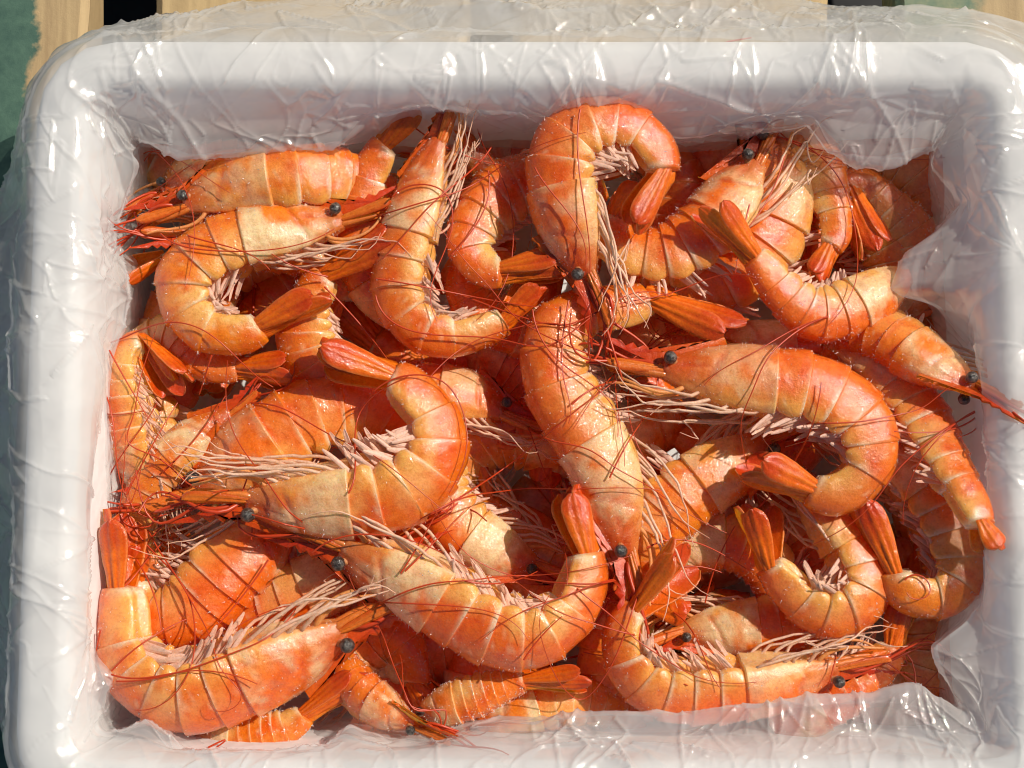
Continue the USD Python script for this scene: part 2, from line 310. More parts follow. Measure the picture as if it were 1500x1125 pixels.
    gr = gr + .05 * np.exp(-((y[None] + .10) / .10) ** 2) * sstep(.10, .02, s)[:, None] - .035 * np.exp(-((y[None] + .62 - .4 * s[:, None]) / .05) ** 2) * sstep(.05, .1, s)[:, None] * sstep(.36, .33, s)[:, None]
    outd = unit(G - P[:, None]); G = G + outd * (gr * Wm * .5)[..., None]; G = G + outd * (nb * .055 * Wm + nf * .012 * Wm)[..., None]
    rows = [G[i] for i in range(n)]
    v, f = loft(rows)
    v = np.vstack([v, P[0] - T[0] * h[0] * .35, P[-1] + T[-1] * h[-1] * .2]); k = len(v) - 2
    f = np.vstack([f, [[(j + 1) % m, j, k] for j in range(m)], [[(n - 1) * m + j, (n - 1) * m + (j + 1) % m, k + 1] for j in range(m)]])
    # colour: mottled orange shell, pale flanks, redder head, pale joints
    o = r.uniform(0, 90, 3); Q = G.reshape(-1, 3)
    n1 = fbm(Q * 95 + o, 3, 11).reshape(n, m); n2 = fbm(Q * 260 + o, 3, 12).reshape(n, m); n3 = fbm(Q * 800 + o, 3, 13).reshape(n, m)
    S2, F2, Y2 = np.repeat(s[:, None], m, 1), np.repeat(fr_[:, None], m, 1), np.repeat(y[None], n, 0)
    C = np.broadcast_to(ORANGE * (1 + r.uniform(-.10, .08)) * [1, 1 + r.uniform(-.18, .18), 1], (n, m, 3)).copy()
    C = mixc(C, DEEP, sstep(.50, .72, n2) * .75)
    pl_ = r.uniform(.45, 1.25); C = mixc(C, PALE, np.clip(sstep(.43, .63, n1) * .62 * sstep(.9, -.3, Y2) * pl_, 0, 1))
    C = mixc(C, CREAM, sstep(.1, -.95, Y2 + (n2 - .5) * .8) * .85)
    A2 = np.repeat(abd, m, 1)
    C = mixc(C, np.array([.88, .62, .42]), A2 * sstep(.80, .98, F2 + (n2 - .5) * .3) * sstep(.55, -.5, Y2 + (n1 - .5)) * .75)
    C = mixc(C, DEEP, A2 * sstep(.55, .75, F2) * sstep(1, .8, F2) * sstep(-.5, .5, Y2) * .45)
    car = (S2 < .36) * sstep(.04, .14, S2)
    C = mixc(C, np.array([.94, .60, .33]), car * sstep(.45, .60, n1 * .6 + n2 * .4 + .04) * np.clip(.8 * pl_, 0, .9))
    C = mixc(C, np.array([.42, .20, .09]), car * sstep(.60, .72, n2) * sstep(.1, .2, S2) * .30)
    C = mixc(C, RED, sstep(.17, .0, S2 + (n2 - .5) * .14) * .6); C = mixc(C, RED, np.clip(-gr * 14, 0, 1) * .45)
    C = mixc(C, RED, sstep(.45, 1., keel / .2) * .5)
    C = mixc(C, np.array([.92, .64, .40]), sstep(.66, .8, n3) * .35)
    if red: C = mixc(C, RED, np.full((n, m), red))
    C = np.vstack([C.reshape(-1, 3), C[0].mean(0), C[-1].mean(0)])
    obj('body', trimesh.Trimesh(v, f, process=False), 'shell', root, tint=C, off=loc)
    px, py = project(v); gi, gj = np.clip((py / 8).astype(int) + 5, 0, 159), np.clip((px / 8).astype(int) + 1, 0, 189)
    np.maximum.at(SP_GRID, (gi, gj), v[:, 2])
    ev = lambda x: (np.array([np.interp(x, s, P[:, q]) for q in range(3)]), *[unit(np.array([np.interp(x, s, M[:, q]) for q in range(3)])) for M in (T, D, Lt)], float(np.interp(x, s, h)), float(np.interp(x, s, lat)))
    def part(nm, vf, mat, col): return obj(nm, vf, mat, root, tint=col if np.ndim(col) == 2 else np.tile(col, (len(vf[0]), 1)), off=loc)
    # tail fan: telson on the back, two lobes on each side folded round it
    if tail and tipw is not None:
        p, t, dd, ll, hh, la = ev(1.0); ax = tipw - p; LT = np.linalg.norm(ax); ax = unit(ax)
        dd = unit(dd - ax * np.dot(dd, ax)); ll = np.cross(ax, dd)
        tsp = r.uniform(.7, 1.7)
        for kk, (ang, wid, ln, sp) in enumerate([(-88, .38, .90, 15), (88, .38, .90, 15), (-42, .36, 1.0, 8), (42, .36, 1.0, 8)]):
            aa = math.radians(ang + r.uniform(-8, 8)); rad = dd * math.cos(aa) + ll * math.sin(aa)
            ax2 = unit(ax + rad * math.tan(math.radians(sp * spread * tsp * r.uniform(.6, 1.2))))
            bv, bf, bt, bu, br = blade(p + rad * hh * .52 - ax * hh * .35, ax2, rad, LT * ln * r.uniform(.94, 1.03) + hh * .35, Wm * wid, Wm * .022, bend=r.uniform(-.06, .05), arch=.10, tipw=.50)
            bv = bv + (fbm(bv * 500 + o, 2, 3) - .5)[:, None] * Wm * .03 * rad
            col = mixc(np.tile(ORANGE * [1.03, .85, .8], (len(bv), 1)), RED * [1.15, 1, 1], sstep(.35, 1.0, bt + (fbm(bv * 300, 2, 9) - .5) * .5) * .85)
            col = mixc(col, ORANGE * [1, 1.5, 3], np.clip(br / 1.0, 0, 1) * .14 * (1 - .6 * bt)); col = mixc(col, RED, sstep(.35, .05, br) * (bu < .9) * .30)
            col = mixc(col, PALE, sstep(.86, 1, bu) * .16)
            part('uropod', (bv, bf), 'tail', col)
        bv, bf, bt, bu, br = blade(p + dd * hh * .55 - ax * hh * .4, ax, dd, LT * .80 + hh * .4, Wm * .20, Wm * .06, arch=.25, tipw=.2)
        part('telson', (bv, bf), 'tail', mixc(np.tile(ORANGE, (len(bv), 1)), RED, sstep(.2, 1.0, bt) * .7))
    p0, t0, d0, l0, h0, la0 = ev(.0); fw = -t0
    up = np.array([0, 0, 1.0])
    if head:
        # serrated rostrum
        Lr, hb = Wm * .98, Wm * .20; k = 9; topx = np.linspace(-.75, .55, k) * Lr; poly = [(-.8 * Lr, -hb * .3)]
        for q in range(k):
            b0 = hb * (.55 - .45 * (q / (k - 1))); poly += [(topx[q], b0), (topx[q] + .07 * Lr, b0 + Wm * .055)]
        poly += [(Lr, hb * .35), (.5 * Lr, -hb * .25), (.1 * Lr, -hb * .6)]
        poly = np.array(poly); th = Wm * .035
        from shapely.geometry import Polygon
        pg = Polygon(poly).buffer(0)
        if pg.geom_type != 'Polygon': pg = max(pg.geoms, key=lambda g: g.area)
        em = trimesh.creation.extrude_polygon(pg, th, engine='earcut')
        ev3 = em.vertices; tap = np.interp(ev3[:, 0], [-.8 * Lr, 0, Lr], [1.6, 1.5, .5])
        curve = np.interp(ev3[:, 0], [-.8 * Lr, 0, Lr], [-.10, 0, .08]) * Wm
        base = p0 + d0 * h0 * 1.05
        pB, tB, dB, lB, hB, laB = ev(.13)
        back = sstep(0, -.8 * Lr, ev3[:, 0])[:, None]
        rb = base + fw * ev3[:, :1] + d0 * (ev3[:, 1] + curve)[:, None] + l0 * ((ev3[:, 2] - th / 2) * tap)[:, None]
        # the rear end follows the carapace ridge
        sr = np.clip(-ev3[:, 0] / max(np.linalg.norm(np.diff(P, axis=0), axis=1).sum(), 1e-6), 0, .2)
        onb = np.array([ (lambda e: e[0] + e[2] * (e[4] * 1.16))(ev(x)) for x in sr]) + d0 * ev3[:, 1:2] * .6 + l0 * ((ev3[:, 2] - th / 2) * tap)[:, None]
        rb = np.where(ev3[:, :1] < 0, onb, rb)
        part('rostrum', (rb, em.faces), 'tail', mixc(np.tile(RED * [1.2, 1.2, 1], (len(rb), 1)), ORANGE, np.clip(.5 - ev3[:, 0] / Lr, 0, 1) * .6))
        for sd in (-1, 1):
            # stalked eye
            ep, et, ed, el_, eh, ela = ev(.035)
            c0 = ep + ed * eh * .45 + el_ * sd * ela * .55; c1 = ep + ed * eh * .62 + el_ * sd * (ela * .95 + Wm * .055) + fw * Wm * .09
            if eyes:
                em_ = trimesh.creation.icosphere(subdivisions=3, radius=Wm * .086); evx = em_.vertices * [1, 1, .95]
                evx = evx * (1 + (fbm(evx * 900 + o, 2, 4) - .5)[:, None] * .16) + c1
                sv, sf = tube(np.array([c0, (c0 + c1) / 2 + fw * Wm * .02, c1 - unit(c1 - c0) * Wm * .05]), Wm * .05, 8)
                ecol = np.tile([.022, .016, .014], (len(evx), 1)) + sstep(.42, .68, fbm(evx * 1300, 2, 8))[:, None] * [.09, .08, .07]
                part('eye', (evx, em_.faces), 'eye', ecol)
                part('eye_stalk', (sv, sf), 'shell', np.array([.70, .22, .07]))
            # antennal scale and its stalk
            bb = p0 - d0 * h0 * .05 + l0 * sd * la0 * .75
            bv, bf, bt, bu, br = blade(bb - fw * Wm * .1, fw + l0 * sd * r.uniform(.0, .14) + d0 * r.uniform(-.05, .1), l0 * sd + d0 * .5, Wm * .85, Wm * .20, Wm * .02, arch=.2, ribs=True)
            part('antennal_scale', (bv, bf), 'tail', mixc(np.tile([.88, .18, .016], (len(bv), 1)), RED, sstep(.5, 1, bu) * .5 + bt * .3))
            st = np.array([p0 - d0 * h0 * .45 + l0 * sd * la0 * .5 - fw * Wm * .08, p0 - d0 * h0 * .50 + l0 * sd * la0 * .55 + fw * Wm * .2, p0 - d0 * h0 * .4 + l0 * sd * la0 * .5 + fw * Wm * .48])
            part('antennal_stalk', tube(spline(st, 7), np.linspace(.052, .034, 7) * Wm, 8), 'shell', np.array([.86, .17, .02]))
            # short inner flagella
            b2 = p0 + d0 * h0 * .25 + l0 * sd * la0 * .35
            for _ in range(2):
                g = np.array([b2 + fw * Wm * .1, b2 + fw * Wm * .55 + r.normal(0, .05, 3) * Wm, b2 + fw * Wm * 1.0 + r.normal(0, .13, 3) * Wm, b2 + fw * Wm * 1.35 + r.normal(0, .3, 3) * Wm])
                part('antennule', tube(spline(g, 12), np.linspace(.032, .009, 12) * Wm, 5), 'whisker', RED)
            # mouth leg
            mp, mt, md, mll, mh, mla = ev(.07)
            g = np.array([mp - md * mh * .75 + mll * sd * mla * .4, mp - md * mh * 1.2 - mt * Wm * .25 + mll * sd * mla * .5, mp - md * mh * 1.0 - mt * Wm * .65 + mll * sd * mla * .6, mp - md * mh * .7 - mt * Wm * .9 + mll * sd * mla * .5 + r.normal(0, .05, 3) * Wm])
            part('mouth_leg', tube(spline(g, 12), np.linspace(.036, .016, 12) * Wm, 6), 'limb', np.array([.88, .28, .07]))
    if legs:
        for sd in (-1, 1):
            for i in range(5):
                sp_, tp_, dp_, lp_, hp_, lap_ = ev(.12 + .052 * i)
                f2 = -tp_; L1 = Wm * r.uniform(.75, 1.15) * (1 + .10 * i) * ml; out = r.uniform(.06, .26)
                a0 = sp_ - dp_ * hp_ * .70 + lp_ * sd * lap_ * .45
                a1 = a0 - dp_ * Wm * (.03 + out * .5) + f2 * Wm * r.uniform(.16, .38) + lp_ * sd * Wm * .05
                a2 = a1 + f2 * L1 * .55 - dp_ * Wm * out * r.uniform(-.2, .6) + lp_ * sd * Wm * r.uniform(-.04, .08)
                bend = r.normal(0, 1, 2)
                a3 = a2 + f2 * L1 * .38 * (1 if r.random() > .15 else -.4) - dp_ * Wm * .22 * bend[0] * .5 + lp_ * sd * Wm * .10 * bend[1]
                a4 = a3 + f2 * L1 * .20 - dp_ * Wm * .15 * r.normal() + up * Wm * r.uniform(-.05, .08)
                g = PchipInterpolator([0, .18, .55, .85, 1], np.stack([a0, a1, a2, a3, a4]))(np.linspace(0, 1, 17))
                g = g + np.cumsum(r.normal(0, .010, g.shape), 0) * Wm
                rad = np.interp(np.linspace(0, 1, len(g)), [0, .25, .6, 1], [.026, .021, .014, .005]) * Wm * (1 + .10 * np.sin(np.linspace(0, 9, len(g)) + i))
                col = mixc(np.tile(np.array([.97, .58, .36]) * r.uniform(.82, 1.02), (len(g) * 6 + 2, 1)), np.array([.72, .20, .08]), np.r_[np.repeat(np.interp(np.linspace(0, 1, len(g)), [0, .5, 1], [.35, .0, .25]), 6), .3, .3] * r.uniform(.3, 1.6))
                part('walking_leg', tube(g, rad, 6), 'limb', np.clip(col, 0, .95))
    if swim:
        sweep = r.choice([-1, 1]) * r.uniform(.35, 1.2); sws = r.uniform(.72, 1.1)
        for sd in (-1, 1):
            for i, x in enumerate((.405, .50, .595, .69, .78)):
                sp_, tp_, dp_, lp_, hp_, lap_ = ev(x)
                for q in range(4):
                    b0 = sp_ - dp_ * hp_ * .60 + lp_ * sd * lap_ * (.50 - .13 * q) + tp_ * Wm * (.05 * q - .07)
                    ax = -dp_ + tp_ * (sweep + r.uniform(-.14, .14) + .12 * (i - 2)) + lp_ * sd * r.uniform(-.05, .25)
                    ln = Wm * r.uniform(.40, .62) * sws * (1 - .06 * i)
                    bv, bf, bt, bu, br = blade(b0, ax, tp_ * r.uniform(-.2, .5) + lp_ * sd, ln, Wm * r.uniform(.040, .072), Wm * .010, bend=r.uniform(-.25, .15), arch=.1, ribs=True, tipw=.28, taper=1, nl=9, nw=7)
                    sw = tp_ * r.uniform(-.15, .25) * Wm; bv = bv + sw * (bt ** 2)[:, None] * .5
                    col = mixc(np.tile(np.array([.96, .56, .38]) * r.uniform(.88, 1.03), (len(bv), 1)), np.array([.84, .32, .16]), sstep(.3, 0, bt) * .6 + sstep(.8, 1.0, bu) * .15)
                    part('swimmeret', (bv, bf), 'limb', col)
    if frost:
        # ice crystals clinging to the shell
        idx = r.choice(n * m, frost, p=(lambda q: q / q.sum())((.15 + np.abs(cph)[None] ** 3 + (n2 > .55) * .8 + np.zeros((n, m))).ravel()))
        b = G.reshape(-1, 3)[idx]; nn = unit(b - np.repeat(P, m, 0)[idx] + r.normal(0, .35, (frost, 3)) * Wm * .4)
        tdir = unit(np.cross(nn, r.normal(0, 1, (frost, 3)))); wdt = r.uniform(.00008, .00018, frost)[:, None]; ln = (r.uniform(.00012, .0007, frost) * (1 + (r.random(frost) > .9)))[:, None]
        t2 = np.cross(nn, tdir); lean = nn + tdir * r.normal(0, .9, (frost, 1))
        vv = np.stack([b + tdir * wdt, b - tdir * wdt * .5 + t2 * wdt * .87, b - tdir * wdt * .5 - t2 * wdt * .87, b + unit(lean) * ln], 1).reshape(-1, 3)
        q = np.arange(frost)[:, None] * 4
        ff = np.concatenate([q + [0, 1, 3], q + [1, 2, 3], q + [2, 0, 3]])
        tag(obj('ice_crystals', (vv, ff), 'frost', root, smooth=False, off=loc), kind='stuff')
    SHRIMPS.append({'key': key, 'root': root, 'loc': loc, 'head': p0, 'fw': fw, 'd': d0, 'l': l0, 'W': Wm, 'h': h0, 'la': la0, 'headpx': np.array(project(p0)), 'r': r, 'hd': head})

ZSC = 1.25
# deep layers first -------------------------------------------------------------
fr_rng = np.random.default_rng(5)
BURIED = {
    1: "dark sliver of shrimp under the film edge, left of the upright shrimp's head",
    15: "buried shrimp glimpsed between the lower central tail fan and the gap's pale legs",
    16: 'buried shrimp in the gap left of the white banded curled shrimp',
    23: 'buried shrimp in the lower right corner, below the right curled shrimp',
    24: 'buried shrimp in the top left corner behind the pair of dark eyes',
    25: 'strip of orange shell running under the film above the top left shrimp',
    27: 'shaded shrimp back under the film between the upright shrimp and the top central curl',
    28: "shaded shrimp inside the gap right of the top central curl's tail",
    29: 'sliver of shrimp beneath the film beside the raised white legs at the top',
    30: 'large shaded shrimp filling the upper right corner under the film',
    31: 'buried shrimp left of the upper left curl, by the small red tail',
    32: 'buried shrimp in the gap inside the upper left curl',
    33: "buried shrimp under the slender shrimp's bend, left of centre",
    37: 'buried shrimp at the right wall beneath the shrimp with both eyes visible',
    38: 'buried shrimp at the left wall under the diagonal serrated head',
    40: 'buried shrimp below the upper left pink swimmerets, above the broad back',
    43: "buried shrimp in the dark gap under the large right shrimp's legs",
    47: 'buried shrimp seen just right of the lower central raised tail fan',
    48: 'buried shrimp in the shade between the two central crossing shrimps, lower part',
    51: 'buried shrimp at the right wall behind the long straight one',
    54: 'buried shrimp at the bottom edge between the two small tails',
    55: "buried shrimp directly below the lower central shrimp's belly curve",
    56: "buried shrimp left of the bottom shrimp's raised tail",
    57: "buried shrimp in the shade behind the bottom shrimp's raised tail fan",
    58: 'orange shrimp in the lower right corner partly under the film fold',
}
k = 0
for zl, nx, ny in ((-29, 6, 4), (-19, 7, 5)):
    for j in range(ny):
        for i in range(nx):
            x = 165 + (i + .5 + (.25 if j % 2 else -.25)) * 1270 / nx; y = 190 + (j + .5) * 890 / ny
            a = fr_rng.uniform(0, 2 * math.pi); cu = fr_rng.uniform(1.5, 2.9) * (1 if k % 2 else -1); Rr = 330 / abs(cu)
            th = np.linspace(-.5, .5, 6) * cu + a
            pts = np.c_[x + Rr * (np.cos(th) - math.cos(a) * .75), y + Rr * (np.sin(th) - math.sin(a) * .75)]
            pts[:, 0] = np.clip(pts[:, 0], 215, 1370); pts[:, 1] = np.clip(pts[:, 1], 230, 1015)
            pts = pts + np.arange(len(pts))[:, None] * [1.5, 1.0]
            tl = pts[-1] + (pts[-1] - pts[-2]) * 1.4
            zj, rl = zl + fr_rng.uniform(-3, 3), fr_rng.uniform(0, 40)
            if k in BURIED:                                           # the others would be hidden altogether
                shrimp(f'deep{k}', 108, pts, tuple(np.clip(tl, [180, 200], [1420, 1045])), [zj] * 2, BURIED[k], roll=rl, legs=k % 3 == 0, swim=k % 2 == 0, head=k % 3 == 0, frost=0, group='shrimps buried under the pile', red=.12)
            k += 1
SPEC = []
def S(*a, **k): SPEC.append((a, k))
# key, W, centre line head -> tail base, fan tip, z
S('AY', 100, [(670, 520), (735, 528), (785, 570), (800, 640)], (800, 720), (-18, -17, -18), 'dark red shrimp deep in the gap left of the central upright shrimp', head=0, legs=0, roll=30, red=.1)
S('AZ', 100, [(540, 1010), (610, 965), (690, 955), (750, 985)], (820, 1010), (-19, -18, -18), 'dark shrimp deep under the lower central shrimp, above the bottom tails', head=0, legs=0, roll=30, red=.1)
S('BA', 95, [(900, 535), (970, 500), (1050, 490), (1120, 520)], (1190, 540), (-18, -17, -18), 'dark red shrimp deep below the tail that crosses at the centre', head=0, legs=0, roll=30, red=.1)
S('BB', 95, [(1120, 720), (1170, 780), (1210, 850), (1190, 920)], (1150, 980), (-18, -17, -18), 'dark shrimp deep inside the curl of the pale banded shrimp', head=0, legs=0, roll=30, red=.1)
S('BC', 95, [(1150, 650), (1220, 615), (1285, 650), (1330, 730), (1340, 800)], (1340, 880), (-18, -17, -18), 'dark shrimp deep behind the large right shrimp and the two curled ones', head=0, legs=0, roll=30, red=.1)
S('X', 92, [(1285, 455), (1330, 420), (1330, 350), (1290, 300), (1255, 272), (1243, 278)], (1288, 378, 4), (-13, -12, -9), 'shaded deep red shrimp, tail fan pointing down beside the film at the right', roll=10)
S('Y', 95, [(1240, 470), (1290, 445), (1310, 400), (1290, 350), (1240, 320), (1200, 340)], (1190, 390), (-15, -13, -15), 'shaded shrimp curled under the red tail at the right, mostly hidden', head=0, roll=20)
S('Q', 94, [(640, 470), (570, 430), (532, 360), (535, 290), (550, 240), (566, 215)], (622, 152, 4), (-9, -5, -1), 'shaded dark orange shrimp at the top left with tail fan leaning on the upright shrimp', side=-1, head=0, legs=0, swim=0, roll=10)
S('Qb', 70, [(640, 420), (690, 380), (720, 320), (715, 260), (690, 225)], (655, 150), (-16, -12, -6), 'dark red shrimp hidden behind the upright head at the top, only its tail fan showing', head=0, legs=0, swim=0)
S('AN', 95, [(470, 1000), (520, 960), (570, 930), (600, 960), (610, 1000)], (650, 1050), (-14, -13, -12), 'dark shaded shrimp in the gap at the bottom left between two pale legged shrimps', roll=50, head=0)
S('AP', 90, [(955, 830), (1010, 800), (1060, 790), (1120, 820), (1140, 880), (1100, 930)], (1040, 960), (-9, -10, -14), 'shrimp in the shade lower right of centre, only a bunch of pale legs showing', side=1, ml=1.1)
S('AH', 92, [(785, 828), (740, 808), (690, 780), (650, 730), (660, 670), (700, 640)], (770, 640), (-9, -11, -14), 'shrimp under the central gap with head pointing right and pale swimmerets', side=-1, roll=15)
S('AJ', 100, [(860, 700), (800, 650), (730, 640), (680, 680), (680, 740)], (720, 800), (-16, -16, -16), 'red shaded shrimp lying deep in the central gap', roll=40, head=0)
S('AI', 92, [(738, 605), (700, 590), (660, 580), (600, 580), (545, 610), (540, 670)], (600, 700), (-7, -8, -13), 'shrimp with a bunch of white legs and its head pointing right at the centre', side=1, roll=-12, ml=1.0)
S('AX', 95, [(1010, 640), (945, 635), (890, 670), (880, 740), (900, 800)], (930, 850), (-16, -15, -17), 'dark red back wedged under the crossing of the two central shrimps', head=0, legs=0, roll=30)
S('AV', 80, [(700, 1060), (760, 1045), (820, 1028), (880, 1035), (930, 1075)], (960, 1100), (-9, -10, -14), 'shaded shrimp under the raised tail at the bottom centre, legs towards the film', side=-1, head=0)
S('AF', 85, [(998, 927), (1045, 918), (1100, 915), (1170, 905), (1230, 880), (1270, 830)], (1290, 770), (-9, -10, -13), 'shaded shrimp pointing left behind the long legged shrimp at the bottom', side=1, roll=15)
S('AO', 105, [(560, 800), (490, 840), (430, 870), (370, 890), (300, 880), (260, 830)], (260, 760), (-6, -9, -14), 'orange shrimp in the lower left showing a spray of bent white legs', side=-1, roll=5)
S('AS', 62, [(330, 400), (300, 440), (270, 430), (250, 395), (238, 375)], (172, 408, 3), (-12, -10, -7), 'small red tail poking out at the left edge of the pile', head=0, legs=0, swim=0)
S('M', 84, [(238, 280), (290, 260), (352, 248), (430, 240), (490, 260), (520, 320)], (500, 380), (-4, -7, -12), 'shrimp at the top left corner with two dark eyes, behind the paler one', roll=62, side=1, legs=0)
S('Mb', 70, [(250, 300), (280, 258), (320, 240), (370, 236), (420, 250)], (480, 270), (-12, -9, -12), 'orange back hidden under the film edge at the top left', head=0, legs=0, swim=0, side=-1)
S('P', 80, [(268, 345), (300, 347), (350, 352), (420, 365), (480, 390), (500, 440)], (470, 490), (-1, -5, -12), 'narrow shrimp head wedged between the two pale shrimps at the upper left', side=1, roll=10, swim=0)
S('S', 84, [(830, 480), (790, 490), (730, 470), (690, 440), (680, 410), (700, 385)], (760, 370), (-14, -9, -8), 'orange shrimp back below the red glossy tail at the upper centre', head=0, roll=20)
S('R', 100, [(880, 300), (815, 268), (750, 280), (705, 320), (690, 365), (708, 392), (735, 398)], (832, 383, 3), (-10, -5, 0, 4), 'bright orange shrimp with a glossy red tail fan pointing right at the upper centre', roll=22, head=0)
S('W', 80, [(1040, 190), (1100, 185), (1155, 200), (1198, 240), (1214, 290), (1222, 345), (1214, 362)], (1190, 412), (-12, -8, -5, -2), 'narrow shrimp curving down the upper right with the tail fan downwards', roll=14, head=0, legs=0)
S('U', 112, [(1118, 195), (1142, 250), (1140, 310), (1110, 370), (1050, 415), (985, 430), (930, 400)], (900, 350), (-4, -5, -10), 'broad orange shrimp at the upper right with a white rimmed shell edge and upright rostrum', side=1, roll=18, legs=0, ml=.8)
S('T', 110, [(1108, 238), (1088, 275), (1060, 316), (1020, 355), (965, 378), (912, 365), (897, 320)], (935, 265), (-1, 0, -2), 'shrimp at the upper right with raised white legs and a shadow across its body', side=1, roll=-8, ml=1.0)
S('AQ', 78, [(1050, 485), (1105, 495), (1165, 500), (1225, 480), (1270, 440), (1280, 390)], (1280, 340), (-7, -8, -14), 'shaded red shrimp head pointing left just above the large right shrimp', side=1, roll=50, swim=0, legs=0)
S('Z', 100, [(1426, 566), (1390, 547), (1340, 518), (1280, 490), (1220, 500), (1180, 550)], (1170, 620), (12, 1, -12), 'dark orange shrimp at the far right with both black eyes facing the box wall', roll=48, side=-1)
S('AA', 92, [(1195, 490), (1245, 508), (1305, 556), (1358, 630), (1400, 702), (1430, 756), (1434, 768)], (1456, 812), (-4, 2, 17), 'long straight shrimp on the right with a crimson tail tip at the box wall', side=-1, roll=-8, head=0, legs=0)
S('AB', 108, [(1240, 640), (1300, 665), (1352, 715), (1392, 790), (1392, 858), (1352, 872), (1312, 838)], (1262, 716), (-5, 0, 4), 'curled shrimp at the right end, tail fan standing up beside a pale pink leg tuft', roll=-10, head=0, side=-1)
S('AC', 102, [(1165, 690), (1205, 745), (1250, 805), (1262, 862), (1222, 893), (1168, 872), (1130, 828)], (1108, 728), (-5, 0, 3), 'curled shrimp right of bottom centre with pale banded joints and tail fan up', roll=-26, head=0, side=-1)
S('AG', 108, [(1128, 647), (1080, 670), (1020, 708), (965, 760), (935, 830), (960, 890)], (1010, 900), (-4, -4, -9), 'shrimp right of centre under the large right one, eye beside its tail', side=-1, roll=6)
S('AE', 88, [(1130, 1060), (1185, 1035), (1240, 1005), (1285, 975), (1305, 945)], (1320, 872), (-7, -5, -4), 'orange shrimp at the bottom right corner with its tail fan pointing up', side=1, roll=25, head=0, legs=0)
S('O', 100, [(540, 600), (500, 560), (462, 525), (450, 480), (462, 430), (478, 405)], (592, 350, 4), (-9, -5, -2, 0), 'shrimp under the upper left pair, tail fan up right, pink swimmerets below', side=-1, head=0, legs=0)
S('AT', 84, [(190, 560), (215, 515), (255, 500), (290, 522), (325, 538), (350, 540)], (438, 542, 3), (-11, -7, -4), 'curved shrimp under the upper left curl with its tail fan flat to the right', side=1, head=0, legs=0, swim=0, roll=25)
S('J', 70, [(338, 606), (300, 634), (255, 672), (215, 725), (205, 790), (240, 840)], (290, 860), (-2, -4, -10), 'narrow head with serrated rostrum lying diagonally on the left', side=1, roll=10, eyes=0)
S('I', 82, [(212, 735), (205, 680), (192, 620), (184, 560), (188, 515), (206, 500)], (262, 574, 2), (-6, -3, -1), 'upright translucent shrimp at the left wall with folded split tail fan', side=-1, roll=-25)
S('E', 122, [(290, 712), (345, 684), (410, 640), (490, 602), (560, 610), (600, 670)], (600, 740), (-3, -2, -8), 'broad backed orange shrimp inside the curl of the left central one', side=-1, roll=12, swim=0)
S('H', 118, [(430, 760), (370, 800), (320, 850), (272, 895), (220, 900), (200, 850)], (200, 790), (-6, -5, -7), 'deep orange shrimp at the lower left, inside the big curl', side=-1, roll=12, head=0)
S('AM', 66, [(618, 1036), (655, 1030), (690, 1020), (730, 1007), (768, 996)], (864, 988), (-5, -2, 0), 'pale shrimp at the bottom centre with a blunt tail fan pointing right', side=1, roll=20, head=0, legs=0, swim=0)
S('AL', 82, [(608, 1060), (578, 1046), (545, 1026), (510, 990), (490, 940)], (500, 890), (2, 0, -10), 'shrimp head at the bottom edge pointing right with two dark eyes', side=1, roll=65, legs=0)
S('AK', 78, [(290, 1060), (330, 1085), (380, 1078), (420, 1066), (446, 1046)], (540, 982, 4), (-6, -4, -2), 'short curled shrimp at the bottom left with red tail fan pointing up right', side=1, roll=30, head=0, legs=0, swim=0)
S('L', 98, [(272, 301), (320, 284), (375, 270), (440, 260), (500, 262), (560, 290), (575, 345)], (570, 400), (2, 3, -14), 'pale shrimp lying across the top left, facing left with belly edge up', side=-1, roll=8, legs=0)
S('K', 104, [(502, 322), (455, 333), (392, 346), (320, 368), (276, 410), (284, 462), (330, 488), (378, 476)], (478, 420, 3), (4, 3, 3, 4), 'curled shrimp in the upper left with frosted eyes and pink swimmeret tuft', roll=-6)
S('N', 92, [(645, 205), (630, 250), (612, 312), (592, 375), (590, 440), (630, 485), (690, 488), (735, 468)], (786, 408), (5, 5, 3), 'upright slender shrimp left of top centre, bending right at the bottom', roll=-12, eyes=0)
S('G', 130, [(502, 920), (430, 956), (345, 992), (255, 1012), (198, 975), (180, 910), (180, 862)], (182, 748), (4, 4, 2), 'large shrimp at the lower left corner, belly and white legs upwards', roll=-24, side=-1)
S('AD', 104, [(1226, 977), (1170, 990), (1105, 1004), (1025, 1012), (955, 1002), (916, 955), (934, 896)], (1022, 812, 4), (1, 2, 4), 'shrimp along the bottom edge with comb of white legs and tail raised', roll=-24)
S('B', 112, [(920, 812), (906, 742), (884, 674), (845, 610), (815, 545), (825, 480), (885, 455), (950, 440)], (1082, 498), (4, 4, 4, 1), 'central upright shrimp, head down, crossed by long whiskers', roll=10)
S('V', 88, [(1330, 400), (1285, 425), (1245, 448), (1195, 460), (1145, 425), (1105, 375)], (1034, 296, 3), (0, 5, 9), 'bright orange shrimp at the upper right with its pointed tail to the upper left', roll=8, head=0, legs=0)
S('F', 122, [(502, 803), (568, 832), (642, 870), (715, 915), (790, 925), (840, 885), (856, 812)], (826, 710), (7, 7, 6), 'large shrimp at the lower centre, head upper left, tail up on the right', roll=-20)
S('C', 114, [(972, 541), (1035, 552), (1110, 562), (1185, 572), (1245, 605), (1272, 660), (1240, 715), (1190, 714)], (1088, 668), (8, 9, 8), 'large glossy shrimp right of centre, rostrum pointing left over the whiskers', roll=-5)
S('D', 124, [(362, 732), (435, 732), (518, 728), (595, 708), (638, 655), (618, 590), (575, 555)], (460, 520), (9, 9, 9), 'large curled shrimp left of centre with crossed white legs', roll=-20)
